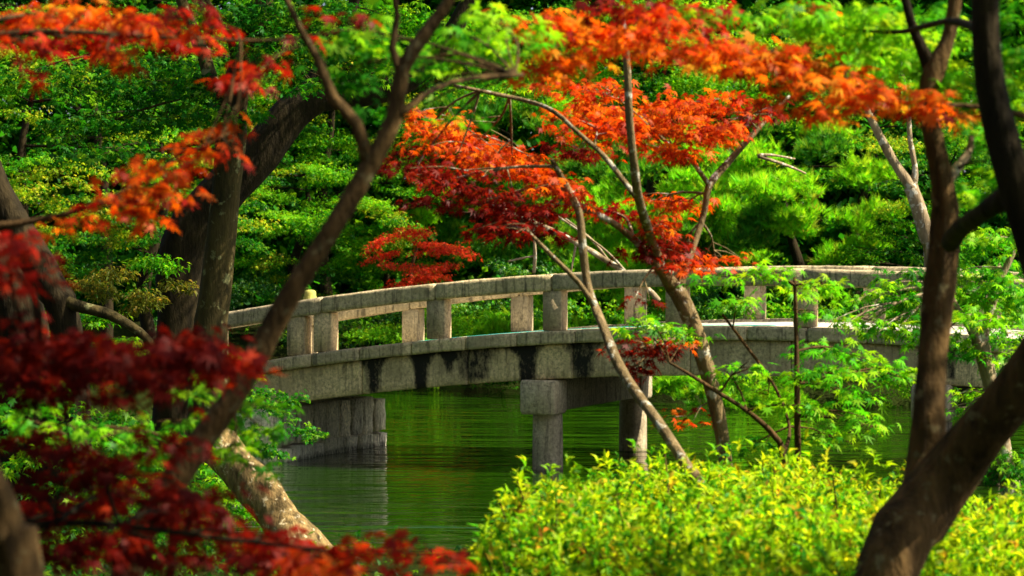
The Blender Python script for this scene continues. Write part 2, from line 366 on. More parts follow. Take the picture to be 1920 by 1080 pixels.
# ---------------------------------------------------------------- plants
def catmull(pts, step):
    """pts: list of (Vector, radius) -> dense lists"""
    P_, R_ = [p for p, r in pts], [r for p, r in pts]; out = []; ro = []
    for i in range(len(P_) - 1):
        p0 = P_[max(i - 1, 0)]; p1 = P_[i]; p2 = P_[i + 1]; p3 = P_[min(i + 2, len(P_) - 1)]
        n = max(2, int((p2 - p1).length / step))
        for k in range(n):
            t = k / n
            out.append(.5 * ((2 * p1) + (p2 - p0) * t + (2 * p0 - 5 * p1 + 4 * p2 - p3) * t * t + (3 * p1 - p0 - 3 * p2 + p3) * t ** 3)); ro.append(R_[i] + (R_[i + 1] - R_[i]) * t)
    out.append(P_[-1]); ro.append(R_[-1]); return out, ro
def maple_template(lobes, notch=.3, cup=.25):
    V = [(0, 0, 0)]; angs = np.linspace(-125, 125, lobes); F_ = []
    L = 1 - .42 * np.abs(angs / 125) ** 1.5
    V.append((-.16 * math.sin(R(150)), -.16, 0))
    for i, a in enumerate(angs):
        V.append((math.sin(R(a)) * L[i], math.cos(R(a)) * L[i], -cup * L[i] ** 2))
        if i < lobes - 1:
            m = (angs[i] + angs[i + 1]) / 2; V.append((math.sin(R(m)) * notch, math.cos(R(m)) * notch, -.02))
    V.append((.16 * math.sin(R(150)), -.16, 0))
    n = len(V)
    for i in range(1, n - 1): F_.append((0, i + 1, i))
    return np.array(V) * .62, np.array(F_)
T7 = maple_template(7, .29); T5 = maple_template(5, .36); T3 = (np.array([(-.17, 0, 0), (.17, 0, 0), (0, 1, -.2), (-.08, -.05, 0), (.05, .3, 0), (-.62, .55, -.15), (.08, -.05, 0), (-.05, .3, 0), (.62, .55, -.15)]) * .72, np.array([(0, 1, 2), (3, 4, 5), (6, 8, 7)]))
TQ = (np.array([(-.5, 0, 0), (0, -.5, .08), (.5, .1, 0), (0, .7, -.1)]), np.array([(0, 1, 3), (1, 2, 3)]))
def quad_template(wd=.36, fold=.12):      # one pointed oval leaf
    V = np.array([(0, 0, 0), (-wd / 2, .4, fold), (0, .5, 0), (wd / 2, .4, fold), (0, 1, -.12)]); return V, np.array([(0, 2, 1), (0, 3, 2), (1, 2, 4), (2, 3, 4)])
TO = quad_template()
def tuft_template(n=11):
    V = []; F_ = []; rr = random.Random(3)
    for i in range(n):
        a = 2 * math.pi * i / n + rr.uniform(-.3, .3); e = rr.uniform(.5, 1.35); L = rr.uniform(.8, 1.1); d = Vector((math.cos(a) * math.cos(e), math.sin(a) * math.cos(e), math.sin(e)))
        s = d.cross(Vector((0, 0, 1))).normalized() * .06; b = len(V); V += [tuple(-s), tuple(s), tuple(d * L)]; F_.append((b, b + 1, b + 2))
    return np.array(V), np.array(F_)
TT = tuft_template()
def basis(tip, nrm):
    """rotation matrices (N,3,3): local +y -> tip, local +z ~ nrm"""
    y = tip / np.linalg.norm(tip, axis=1, keepdims=True); x = np.cross(y, nrm); x /= np.linalg.norm(x, axis=1, keepdims=True) + 1e-9
    z = np.cross(x, y); return np.stack([x, y, z], -1)
def leaves_mesh(name, tmpl, pos, rot, size, col, mat):
    V, F_ = tmpl; n = len(pos); k = len(V)
    sq = np.stack([rng.uniform(.6, 1.1, n), rng.uniform(.85, 1.1, n), rng.uniform(.2, 2.6, n)], -1)
    co = np.einsum('nij,nkj->nki', rot, V[None] * sq[:, None, :]) * size[:, None, None] + pos[:, None, :]
    fs = (F_[None] + (np.arange(n) * k)[:, None, None]).reshape(-1, 3)
    return mesh_np(name, co.reshape(-1, 3), fs, [3] * len(fs), mat, np.repeat(col, k, 0))
# palettes: (weight, colour); wide spreads put lit leaves and dark gaps into colour
PAL = dict(
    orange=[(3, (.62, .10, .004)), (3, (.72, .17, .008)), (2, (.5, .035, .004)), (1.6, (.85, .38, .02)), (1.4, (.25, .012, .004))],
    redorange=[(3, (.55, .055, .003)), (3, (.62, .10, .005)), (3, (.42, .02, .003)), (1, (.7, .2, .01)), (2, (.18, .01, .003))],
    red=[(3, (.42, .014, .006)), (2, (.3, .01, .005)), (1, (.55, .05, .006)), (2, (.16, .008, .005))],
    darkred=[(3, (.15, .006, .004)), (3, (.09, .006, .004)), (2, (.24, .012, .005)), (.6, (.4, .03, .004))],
    pinkred=[(3, (.72, .05, .02)), (2, (.78, .12, .03)), (1.4, (.45, .02, .01))],
    green=[(3, (.04, .28, .006)), (3, (.1, .42, .006)), (2, (.014, .12, .005)), (2.4, (.32, .56, .01))],
    bright=[(3, (.12, .42, .006)), (3, (.22, .5, .008)), (2, (.06, .28, .006)), (1, (.42, .56, .015))],
    dark=[(3, (.013, .14, .006)), (3, (.03, .21, .006)), (2, (.006, .06, .004)), (1.4, (.22, .46, .01))],
    yellowtip=[(3, (.05, .3, .008)), (2, (.15, .42, .008)), (4, (.5, .56, .02)), (1.4, (.02, .13, .006)), (.5, (.62, .45, .06))],
    azgreen=[(3, (.16, .42, .006)), (2.5, (.05, .28, .01)), (3, (.36, .55, .008)), (1.6, (.56, .6, .012)), (1.5, (.015, .12, .008)), (.5, (.5, .2, .03))],
    azalea=[(4, (.32, .54, .006)), (3, (.16, .43, .006)), (3, (.54, .6, .01)), (3, (.025, .2, .01)), (.35, (.5, .16, .02)), (.6, (.55, .44, .04))],
    pine=[(3, (.2, .6, .008)), (3, (.34, .68, .012)), (1.6, (.08, .36, .01)), (1.2, (.48, .66, .03)), (.2, (.4, .25, .05))],
    pinedark=[(3, (.05, .25, .01)), (3, (.03, .15, .008)), (2, (.12, .38, .012)), (.8, (.36, .5, .03))],
    olive=[(3, (.12, .15, .015)), (2, (.2, .2, .02)), (2, (.06, .09, .01)), (1, (.35, .22, .03))])
def colours(pal, n, clump):
    P_ = PAL[pal]; w_ = np.array([a for a, b in P_], float); C_ = np.array([b for a, b in P_])
    nc = clump.max() + 1; base = C_[rng.choice(len(P_), nc, p=w_ / w_.sum())][clump]; own = C_[rng.choice(len(P_), n, p=w_ / w_.sum())]
    c = base * .55 + own * .45; c = c * np.exp(rng.normal(0, .16, (n, 1))) * np.exp(rng.normal(0, .05, (n, 3))); return np.clip(c, .002, .85)
class Plant:
    def __init__(s, name, base, label, cat, group=None, bark=BARK):
        s.t = thing(name, base, label, cat, group); s.base = Vector(base); s.bark = bark; s.sk = []; s.pads = []; s.acc = {}; s.seed = len(bpy.data.objects); s.tw = MB()
    def limb(s, name, pts, n=12, wob=.05, step=None, bark=None):
        """pts: (px, py, depth, width in photo pixels) or (Vector, radius)"""
        q = [(P(a[0], a[1], a[2]), a[3] * a[2] / F / 2) if len(a) == 4 else a for a in pts]
        r = max(x[1] for x in q); c, rad = catmull(q, step or max(.05, r * .7)); mb = MB()
        s.seed += 1; tube(mb, c, rad, n, wob, True, s.seed); mb.build(name, bark or s.bark, s.t, smooth=True)
        s.sk += list(zip(c, rad)); return c
    def pad(s, px, py, rx, ry, d, pal, size=.08, cover=2., ang=0., tmpl='T7', mat=None, deep=.7, twig=True, droop=.45, spread=.75, per=6):
        c = P(px, py, d); k = d / F; a, b = rx * k, ry * k
        n = int(cover * (3.5 if d < 20 else 3.0) * math.pi * a * b / (.24 * size * size)); m = max(1, n // per); n = m * per
        th = rng.uniform(0, 2 * math.pi, m); rr = np.sqrt(rng.uniform(0, 1, m)) * (1 + .12 * rng.normal(size=m)); u = rr * np.cos(th); wv = rr * np.sin(th)
        zz = (np.round(rng.normal(0, .42, m) * 2.2) / 2.2 + rng.normal(0, .07, m) if d < 20 else rng.normal(0, .42, m)) * np.sqrt(np.clip(1.15 - rr ** 2, .1, 1)) - .3 * rr ** 2 + .1
        cl = np.stack([u * a, wv * a * deep, zz * b], -1)
        ca, sa = math.cos(-R(ang)), math.sin(-R(ang))
        cl = np.stack([cl[:, 0] * ca - cl[:, 2] * sa, cl[:, 1], cl[:, 0] * sa + cl[:, 2] * ca], -1)
        cid = np.repeat(np.arange(m), per); az = rng.uniform(0, 2 * math.pi, n); ro = rng.uniform(.2, 1, n) * size * spread * 1.5
        pos = np.array(c)[None] + cl[cid] + np.stack([np.cos(az) * ro, np.sin(az) * ro, rng.normal(0, size * .25, n) - ro * .15], -1)
        dr = rng.normal(droop, .3, n)
        if tmpl == 'TT':
            nrm = np.stack([rng.normal(0, .9, n), rng.normal(0, .7, n) - .3, np.ones(n)], -1); tip = np.stack([np.cos(az), np.sin(az), np.zeros(n)], -1)
            rot = basis(np.cross(nrm, tip), nrm)
            # keep local z on nrm
        else:
            az2 = az + rng.normal(0, .5, n); tip = np.stack([np.cos(az2), np.sin(az2), -np.tan(np.clip(dr, -1.2, 1.3))], -1)
            nrm = np.stack([rng.normal(0, .35, n), rng.normal(0, .35, n), np.ones(n)], -1); rot = basis(tip, nrm)
        sz = size * rng.uniform(.72, 1.2, n); col = colours(pal, n, cid)
        s.acc.setdefault((tmpl, (mat or LEAF).name), []).append((pos, rot, sz, col))
        if twig and s.sk and min((t[0] - c).length for t in s.sk[::3]) < (1.1 if d < 20 else 4):
            q = min(s.sk[::3], key=lambda t: (t[0] - c).length); s.seed += 1; r2 = random.Random(s.seed)
            dist = (q[0] - c).length; r0 = min(q[1] * .8, .004 + dist * .012)
            mid = (q[0] + c) / 2 + Vector((r2.uniform(-.1, .1), r2.uniform(-.1, .1), r2.uniform(.0, .15))) * dist * .6
            cc, ra = catmull([(q[0], r0), (mid, r0 * .75), (c, r0 * .45)], max(.06, dist / 10)); tube(s.tw, cc, ra, 5, .03, False, s.seed)
            for j in range(min(7, m)):
                i = r2.randrange(m); e = c + Vector(cl[i]) + Vector((0, 0, -.01)); st = cc[r2.randrange(len(cc) // 2, len(cc))]
                md = (st + e) / 2 + Vector((0, 0, .06 * (e - st).length)); c2, ra2 = catmull([(st, r0 * .45), (md, r0 * .32), (e, r0 * .15)], max(.05, (e - st).length / 5)); tube(s.tw, c2, ra2, 4, 0, False)
        return c
    def finish(s, singles=0, name='crown'):
        if s.tw.v: s.tw.build('twigs', s.bark, s.t, smooth=True, kind='stuff')
        tm = dict(T7=T7, T5=T5, T3=T3, TO=TO, TT=TT); first = None
        for (t, mn), L in s.acc.items():
            pos = np.concatenate([x[0] for x in L]); rot = np.concatenate([x[1] for x in L]); sz = np.concatenate([x[2] for x in L]); col = np.concatenate([x[3] for x in L])
            mat = bpy.data.materials[mn]; keep = np.ones(len(pos), bool); b = np.array(s.base)
            k = min(singles, len(pos) // 3) if first is None else 0
            if k:
                inview = (np.abs(pos[:, 0] / pos[:, 1]) < .177) & (np.abs((pos[:, 2] - EYE) / pos[:, 1] + PITCH) < .098)
                score = sz / pos[:, 1] * (1 + .6 * rng.uniform(size=len(pos))) * inview; pick = np.argsort(-score)[:k]; pick = pick[score[pick] > 0]; keep[pick] = False
            me = leaves_mesh(name, tm[t], pos[keep] - b, rot[keep], sz[keep], col[keep], mat); cr = link(name, me, s.t, 'stuff')
            if k and first is None:
                V, F_ = tm[t]; var = []; g = rng.choice(len(pos), 12)
                for c_ in col[g]: var.append(mesh_np('leaf', V, F_, [3] * len(F_), mat, np.repeat(c_[None], len(V), 0)))
                cg = col[g]
                for i in pick:
                    j = int(np.argmin(((cg - col[i]) ** 2).sum(1))); o = bpy.data.objects.new('leaf', var[j]); COL.objects.link(o); o.parent = cr
                    M = Matrix(rot[i].tolist()).to_4x4(); M = Matrix.Translation(Vector(pos[i] - b)) @ M @ Matrix.Diagonal((sz[i] * random.uniform(.65, 1.1), sz[i], sz[i] * random.uniform(.3, 2.4), 1)); o.matrix_basis = M
            first = cr
        return s

exec_order = []
# ======== foreground: tree with the forked red-leaved crown (in focus, behind the azaleas)
def gz(x, y): return float(height(x, y))
def ground_at(px, d, sink=.03):
    x = (px - 960) / F * d; return Vector((x, d, gz(x, d) - sink))
D = 15.3
t1 = Plant('red_maple_tree', ground_at(1368, D), 'red maple with a forked lichen-spotted trunk rising from the azaleas before the bridge', 'tree', bark=BARK_LICHEN)
b0 = ground_at(1368, D)
t1.limb('trunk', [(b0, .05), (1360, 868, D, 27), (1340, 750, D, 29), (1310, 640, D, 31), (1285, 575, D, 33), (1262, 535, D, 34)], 14)
t1.limb('branch', [(1262, 538, D, 32), (1230, 495, D - .1, 18), (1190, 450, D - .1, 14), (1140, 412, D - .2, 12), (1085, 385, D - .3, 14), (1060, 345, D - .4, 13), (1035, 300, D - .5, 8)])
t1.limb('branch', [(1272, 540, D, 22), (1284, 510, D, 13), (1298, 470, D, 12), (1320, 400, D + .1, 12), (1330, 348, D + .1, 15), (1365, 305, D + .2, 13), (1400, 265, D + .2, 11), (1440, 220, D + .3, 8), (1480, 180, D + .4, 5)])
t1.limb('branch', [(1328, 345, D + .1, 10), (1295, 300, D, 7), (1260, 275, D, 6), (1210, 230, D, 4)])
t1.limb('branch', [(1250, 525, D, 20), (1222, 450, D - .2, 17), (1198, 375, D - .6, 17), (1190, 320, D - .8, 17), (1180, 220, D - .9, 15), (1177, 140, D - .9, 14), (1170, 60, D - .9, 11), (1165, 10, D - .9, 7)])
t1.limb('branch', [(1195, 372, D - .6, 13), (1170, 340, D - .6, 11), (1130, 290, D - .6, 10), (1085, 250, D - .6, 9), (1040, 210, D - .6, 9), (990, 190, D - .2, 8), (900, 170, D - .2, 7), (850, 160, D - .2, 5)])
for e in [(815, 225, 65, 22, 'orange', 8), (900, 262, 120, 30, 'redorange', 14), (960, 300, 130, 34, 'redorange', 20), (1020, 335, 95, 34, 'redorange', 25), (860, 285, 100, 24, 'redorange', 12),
          (790, 300, 75, 26, 'darkred', 10), (850, 335, 110, 30, 'darkred', 12), (900, 385, 130, 34, 'darkred', 8), (960, 430, 90, 24, 'darkred', 5), (1040, 390, 70, 22, 'red', 0),  # lower dark-red pads: shade beneath the upper sprays put into leaf colour
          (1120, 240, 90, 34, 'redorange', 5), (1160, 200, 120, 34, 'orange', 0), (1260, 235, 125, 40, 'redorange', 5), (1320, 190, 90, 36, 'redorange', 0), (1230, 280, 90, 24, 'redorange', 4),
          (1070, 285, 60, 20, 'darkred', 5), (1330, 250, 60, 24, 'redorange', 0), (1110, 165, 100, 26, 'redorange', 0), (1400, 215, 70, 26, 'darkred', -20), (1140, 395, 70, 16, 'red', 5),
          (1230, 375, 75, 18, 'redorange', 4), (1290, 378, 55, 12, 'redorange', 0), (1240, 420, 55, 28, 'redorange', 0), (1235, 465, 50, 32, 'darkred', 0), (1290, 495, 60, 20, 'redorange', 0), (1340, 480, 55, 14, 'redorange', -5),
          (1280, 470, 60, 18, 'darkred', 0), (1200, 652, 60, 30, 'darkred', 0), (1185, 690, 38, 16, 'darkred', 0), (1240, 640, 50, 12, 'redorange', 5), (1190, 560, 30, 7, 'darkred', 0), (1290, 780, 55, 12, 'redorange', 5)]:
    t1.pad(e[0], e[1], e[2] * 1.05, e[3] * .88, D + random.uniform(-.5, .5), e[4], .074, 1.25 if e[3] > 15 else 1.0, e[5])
t1.finish(300)
# thin leaning maple stem in front of the pier
t2 = Plant('maple_sapling', ground_at(1350, 12.6), 'thin leaning maple stem crossing in front of the bridge pier, lichen near its foot', 'tree', bark=BARK_LICHEN)
t2.limb('trunk', [(ground_at(1350, 12.6), .03), (1322, 935, 12.7, 22), (1285, 870, 12.9, 21), (1240, 800, 13.1, 22), (1195, 740, 13.4, 20), (1160, 685, 13.6, 19), (1130, 610, 13.8, 17), (1103, 540, 14, 16), (1092, 460, 14, 15), (1085, 395, 14, 14), (1060, 345, 14, 12)])
t2.limb('branch', [(1115, 575, 13.9, 12), (1085, 530, 13.9, 10), (1045, 490, 13.9, 9), (1010, 455, 13.9, 8), (985, 430, 13.9, 6)])
t2.pad(985, 420, 60, 16, 13.9, 'darkred', .085, .9); t2.pad(1050, 345, 50, 20, 14, 'redorange', .085, 1.1); t2.finish(60)
# young green maple between azaleas and water
t4 = Plant('green_maple_sapling', ground_at(1480, 14.9), 'young green maple with several thin stems standing at the water behind the azaleas', 'tree', bark=BARK)
g4 = ground_at(1480, 14.9)
t4.limb('stem', [(g4, .02), (1470, 862, 14.9, 13), (1450, 815, 14.9, 11), (1400, 770, 14.8, 9), (1350, 738, 14.7, 8), (1290, 700, 14.6, 7), (1255, 680, 14.6, 5)], 8)
t4.limb('stem', [(g4 + Vector((.04, 0, 0)), .018), (1496, 870, 15, 11), (1495, 780, 15, 12), (1494, 680, 15, 10), (1492, 600, 15, 8), (1490, 520, 15, 6)], 8)
t4.limb('stem', [(1470, 850, 14.9, 9), (1480, 800, 15.1, 6), (1450, 720, 15.2, 6), (1400, 650, 15.3, 6), (1355, 590, 15.4, 5)], 8)
for e in [(1230, 612, 75, 18, 'green', 0), (1180, 605, 35, 12, 'green', 0), (1290, 625, 40, 12, 'bright', 0), (1490, 540, 70, 16, 'bright', 0), (1430, 510, 70, 18, 'bright', 0), (1550, 530, 55, 14, 'bright', 0), (1500, 580, 45, 12, 'green', 0),
          (1400, 680, 40, 16, 'green', 0), (1370, 705, 30, 12, 'green', 0), (1570, 660, 95, 26, 'green', 5), (1640, 690, 65, 28, 'green', 5), (1560, 700, 80, 26, 'green', 0), (1470, 760, 70, 14, 'bright', 5), (1560, 770, 60, 14, 'bright', 5), (1500, 790, 55, 12, 'bright', 5),
          (1640, 800, 60, 9, 'bright', -5), (1560, 820, 60, 16, 'green', 0), (1440, 740, 60, 12, 'bright', 0), (1600, 740, 50, 14, 'green', 0), (1330, 520, 35, 12, 'green', 0), (1380, 560, 40, 18, 'green', 0), (1420, 830, 40, 14, 'dark', 0)]:
    t4.pad(e[0], e[1], e[2], e[3], 14.9 + random.uniform(-.3, .5), e[4], .085, 1.15, e[5])
t4.finish(260)
# big forked trunk in the right foreground
D6 = 9.0
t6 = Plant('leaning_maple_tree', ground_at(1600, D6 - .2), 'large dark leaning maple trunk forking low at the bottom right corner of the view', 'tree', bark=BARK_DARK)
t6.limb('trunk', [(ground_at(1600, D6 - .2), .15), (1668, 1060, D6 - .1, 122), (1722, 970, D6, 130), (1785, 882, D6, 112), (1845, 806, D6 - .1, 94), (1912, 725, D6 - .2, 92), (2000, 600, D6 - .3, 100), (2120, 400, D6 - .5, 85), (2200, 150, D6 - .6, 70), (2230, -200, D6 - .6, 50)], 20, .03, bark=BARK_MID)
t6.limb('branch', [(1712, 990, D6, 80), (1735, 880, D6 + .1, 78), (1742, 780, D6 + .1, 62), (1748, 680, D6 + .15, 58), (1760, 560, D6 + .2, 62), (1772, 440, D6 + .2, 60), (1768, 350, D6 + .2, 42), (1750, 260, D6 + .2, 38), (1738, 190, D6 + .2, 34), (1752, 130, D6 + .2, 44), (1775, 80, D6 + .2, 28), (1788, 20, D6 + .2, 28), (1795, -60, D6 + .2, 24)], 16, .04, bark=BARK_MID)
t6.limb('branch', [(1750, 135, D6 + .2, 34), (1728, 90, D6 + .2, 22), (1708, 40, D6 + .2, 18), (1690, -30, D6 + .2, 14)], 12)
t6.limb('branch', [(1770, 350, D6 + .2, 26), (1790, 320, D6 + .3, 20), (1815, 290, D6 + .4, 16), (1822, 255, D6 + .4, 10)], 10, bark=BARK_PALE)
t6.pad(1850, 300, 60, 30, 9.2, 'green', .075, .5); t6.finish()
# second dark trunk at the right edge, with the branch that crosses to the fork
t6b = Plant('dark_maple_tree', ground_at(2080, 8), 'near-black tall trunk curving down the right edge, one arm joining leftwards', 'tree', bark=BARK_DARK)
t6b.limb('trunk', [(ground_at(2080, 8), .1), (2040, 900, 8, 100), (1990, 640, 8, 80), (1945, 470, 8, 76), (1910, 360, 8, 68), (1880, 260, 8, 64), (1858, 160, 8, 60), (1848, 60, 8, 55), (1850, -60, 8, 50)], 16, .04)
t6b.limb('branch', [(1925, 345, 8, 60), (1880, 375, 8.1, 46), (1840, 400, 8.3, 36), (1800, 430, 8.7, 36), (1782, 455, 8.95, 36)], 12, .04)
for e in [(1450, 30, 100, 28, 'bright'), (1600, 60, 110, 40, 'bright'), (1700, 90, 80, 45, 'bright'), (1560, 110, 70, 20, 'green'), (1780, 130, 60, 60, 'bright'), (1890, 90, 60, 50, 'green'), (1870, 180, 60, 35, 'bright'), (1530, 10, 90, 16, 'green'), (1700, 20, 100, 25, 'green'), (1900, 20, 60, 30, 'green'), (1330, 20, 60, 16, 'green'), (1620, 30, 80, 24, 'bright'), (1760, 60, 70, 30, 'bright'), (1840, 240, 50, 26, 'green'), (1900, 140, 40, 50, 'bright'), (1660, 120, 80, 26, 'bright'), (1905, 330, 40, 50, 'green'), (1800, 360, 40, 24, 'green')]:
    t6b.pad(e[0], e[1], e[2], e[3], 9.5 + random.uniform(-.4, .6), e[4], .075, 1.35, 0, twig=False)
t6b.limb('branch', [(1850, 60, 8, 30), (1780, 40, 8.6, 14), (1680, 60, 9.2, 9), (1560, 50, 9.5, 6), (1440, 30, 9.6, 4)], 8)
t6b.finish(120)
# near orange spray arching across the top right
t5 = Plant('orange_maple_tree', ground_at(2350, 9.6), 'maple whose bright orange sprays arch across the top right of the view', 'tree', bark=BARK)
t5.limb('trunk', [(ground_at(2350, 9.6), .12), (2300, 700, 9.6, 110), (2260, 420, 9.6, 95), (2230, 200, 9.5, 80), (2220, -200, 9.5, 60)], 14)
t5.limb('branch', [(2245, 300, 9.6, 50), (2100, 240, 9.5, 30), (1950, 225, 9.4, 18), (1800, 210, 9.6, 8), (1620, 175, 9.6, 7), (1440, 115, 9.6, 6), (1250, 85, 9.6, 5), (1050, 50, 9.6, 4)], 10)
for e in [(1030, 40, 110, 22, 'orange', 5), (1110, 62, 90, 22, 'orange', 8), (1000, 125, 70, 18, 'orange', 0), (1060, 105, 70, 18, 'orange', 0), (1190, 75, 90, 30, 'orange', 5), (1270, 60, 90, 36, 'redorange', 10), (1350, 100, 90, 36, 'orange', 12), (1440, 110, 95, 42, 'orange', 15),
          (1520, 115, 80, 36, 'orange', 18), (1590, 160, 85, 32, 'orange', 16), (1660, 175, 70, 26, 'orange', 14), (1720, 195, 55, 20, 'orange', 10), (1790, 205, 55, 17, 'orange', 12), (1900, 215, 26, 9, 'orange', 0), (1570, 205, 50, 14, 'orange', 0),
          (1170, 12, 110, 18, 'darkred', 0), (1290, 14, 100, 18, 'red', 0), (1560, 12, 40, 9, 'orange', 0), (1500, 190, 60, 20, 'redorange', 10)]:
    t5.pad(e[0], e[1], e[2], e[3], 9.2 + random.uniform(-.4, .4), e[4], .075, 1.75, e[5])
t5.finish(260)
# long slanting branch stem from bottom left to the top centre
D8 = 7.6
t8 = Plant('slanting_maple_tree', ground_at(170, D8), 'slender brown maple slanting from the bottom left corner up to the top centre', 'tree', bark=BARK_MID)
t8.limb('trunk', [(ground_at(170, D8), .05), (240, 1075, D8, 66), (300, 950, D8, 57), (360, 850, D8, 50), (430, 755, D8, 44), (490, 650, D8, 45), (540, 560, D8, 43), (600, 465, D8, 38), (650, 385, D8, 38), (700, 300, D8, 37), (740, 220, D8, 33), (755, 130, D8, 28), (800, 60, D8, 26), (850, -10, D8, 20), (900, -120, D8, 14)], 16, .04)
t8.limb('branch', [(690, 300, D8, 30), (668, 230, D8, 22), (625, 185, D8, 22), (595, 110, D8, 18), (560, 50, D8, 14), (530, -20, D8, 10)], 12)
t8.limb('branch', [(738, 225, D8, 18), (780, 190, D8, 14), (830, 160, D8 + .2, 12), (900, 145, D8 + .4, 9), (980, 140, D8 + .6, 7)], 8)
t8.limb('branch', [(755, 140, D8, 22), (735, 90, D8, 16), (745, 30, D8, 13), (730, -40, D8, 10)], 10)
for e in [(700, 60, 70, 60, 'green'), (640, 130, 55, 40, 'dark'), (860, 60, 80, 40, 'green'), (950, 70, 110, 26, 'bright'), (780, 110, 45, 40, 'green'), (880, 110, 60, 20, 'green'), (930, 25, 100, 18, 'green'), (705, 200, 40, 18, 'dark'), (720, 250, 30, 16, 'green'), (880, 225, 45, 14, 'dark'), (820, 200, 35, 12, 'green')]:
    t8.pad(e[0], e[1], e[2], e[3], 8.6 + random.uniform(-.4, .6), e[4], .075, .95, 0)
t8.finish(120)
# blurred near sprays on the left
tL = Plant('crimson_maple_tree', ground_at(-260, 6.9), 'near crimson maple whose soft dark red sprays fill the bottom left corner', 'tree', bark=BARK_DARK)
tL.limb('trunk', [(ground_at(-260, 6.9), .12), (-230, 900, 6.9, 120), (-200, 700, 6.9, 110), (-160, 400, 6.9, 90), (-120, 100, 6.9, 70), (-60, -200, 6.9, 50)], 12)
tL.limb('branch', [(-200, 720, 6.9, 50), (-60, 700, 6.8, 22), (120, 680, 6.8, 12), (300, 690, 6.8, 8), (440, 690, 6.8, 5)], 8)
tL.limb('branch', [(-230, 980, 6.9, 60), (-60, 1000, 6.8, 26), (150, 980, 6.7, 14), (420, 1010, 6.6, 9), (650, 1035, 6.6, 6), (800, 1035, 6.6, 4)], 8)
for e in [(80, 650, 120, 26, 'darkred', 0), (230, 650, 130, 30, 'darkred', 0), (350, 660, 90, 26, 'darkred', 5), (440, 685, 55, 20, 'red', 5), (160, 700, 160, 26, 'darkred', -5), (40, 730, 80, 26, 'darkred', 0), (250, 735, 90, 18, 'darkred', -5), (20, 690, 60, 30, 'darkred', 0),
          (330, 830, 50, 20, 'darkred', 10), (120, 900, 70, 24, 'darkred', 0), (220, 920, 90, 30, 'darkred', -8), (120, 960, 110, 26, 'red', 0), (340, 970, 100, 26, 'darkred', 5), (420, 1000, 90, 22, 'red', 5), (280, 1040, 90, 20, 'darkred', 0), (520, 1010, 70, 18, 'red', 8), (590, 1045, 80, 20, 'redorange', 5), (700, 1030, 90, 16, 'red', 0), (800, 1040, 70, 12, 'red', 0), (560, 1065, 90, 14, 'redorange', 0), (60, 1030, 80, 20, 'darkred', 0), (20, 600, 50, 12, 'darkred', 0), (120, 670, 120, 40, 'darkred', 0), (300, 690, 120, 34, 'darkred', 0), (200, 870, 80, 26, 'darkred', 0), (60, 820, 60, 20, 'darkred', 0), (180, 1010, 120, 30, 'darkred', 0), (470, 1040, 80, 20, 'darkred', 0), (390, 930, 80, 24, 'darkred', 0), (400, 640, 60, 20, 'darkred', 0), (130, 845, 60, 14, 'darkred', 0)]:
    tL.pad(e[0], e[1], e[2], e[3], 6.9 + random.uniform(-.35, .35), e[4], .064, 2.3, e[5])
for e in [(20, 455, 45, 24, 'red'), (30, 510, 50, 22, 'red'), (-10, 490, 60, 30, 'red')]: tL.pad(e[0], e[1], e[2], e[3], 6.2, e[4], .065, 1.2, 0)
tL.finish(200)
tU = Plant('scarlet_maple_tree', ground_at(-420, 8.2), 'near maple with scarlet and orange sprays hanging in the top left corner', 'tree', bark=BARK)
tU.limb('trunk', [(ground_at(-420, 8.2), .14), (-400, 800, 8.2, 130), (-380, 400, 8.2, 110), (-300, 0, 8.2, 90), (-250, -300, 8.2, 60)], 12)
tU.limb('branch', [(-350, 150, 8.2, 40), (-150, 90, 8.1, 22), (80, 60, 8, 12), (300, 70, 8, 8), (520, 75, 8, 5), (680, 50, 8, 3)], 8)
tU.limb('branch', [(-380, 480, 8.2, 40), (-150, 440, 8.2, 22), (60, 415, 8.2, 12), (200, 375, 8.2, 9), (330, 300, 8.2, 7), (440, 245, 8.2, 4)], 8)
for e in [(60, 30, 90, 34, 'redorange', 0), (160, 25, 100, 26, 'orange', 0), (270, 40, 90, 22, 'redorange', 5), (120, 75, 110, 26, 'red', 3), (300, 70, 90, 14, 'red', 3), (50, 85, 70, 18, 'red', 0), (200, 95, 60, 12, 'redorange', 0), (330, 15, 60, 16, 'darkred', 0), (420, 50, 60, 10, 'darkred', 0),
          (440, 138, 42, 24, 'red', 0), (470, 120, 30, 20, 'darkred', 0), (560, 75, 60, 8, 'darkred', -5), (640, 35, 50, 12, 'darkred', -10), (590, 20, 40, 10, 'red', 0), (520, 135, 30, 8, 'darkred', 0),
          (130, 408, 50, 12, 'orange', -12), (200, 380, 80, 20, 'redorange', -10), (260, 365, 70, 18, 'orange', -6), (300, 318, 80, 22, 'redorange', -14), (370, 300, 60, 18, 'redorange', -18), (380, 265, 50, 14, 'redorange', -28), (440, 245, 35, 12, 'redorange', -25), (260, 410, 45, 10, 'orange', 0), (430, 275, 40, 10, 'red', -10), (310, 345, 60, 10, 'redorange', -5), (40, 145, 20, 8, 'red', 0)]:
    tU.pad(e[0], e[1], e[2], e[3], 8.1 + random.uniform(-.4, .4), e[4], .072, 1.4, e[5])
tU.finish(220)
tG = Plant('green_maple_bush', ground_at(300, 9.6), 'soft green maple sprout spreading beside the slanting stem at lower left', 'shrub', bark=BARK)
tG.limb('stem', [(ground_at(300, 9.6), .02), (330, 960, 9.5, 14), (380, 860, 9.5, 12), (420, 790, 9.5, 8), (450, 740, 9.5, 5)], 8)
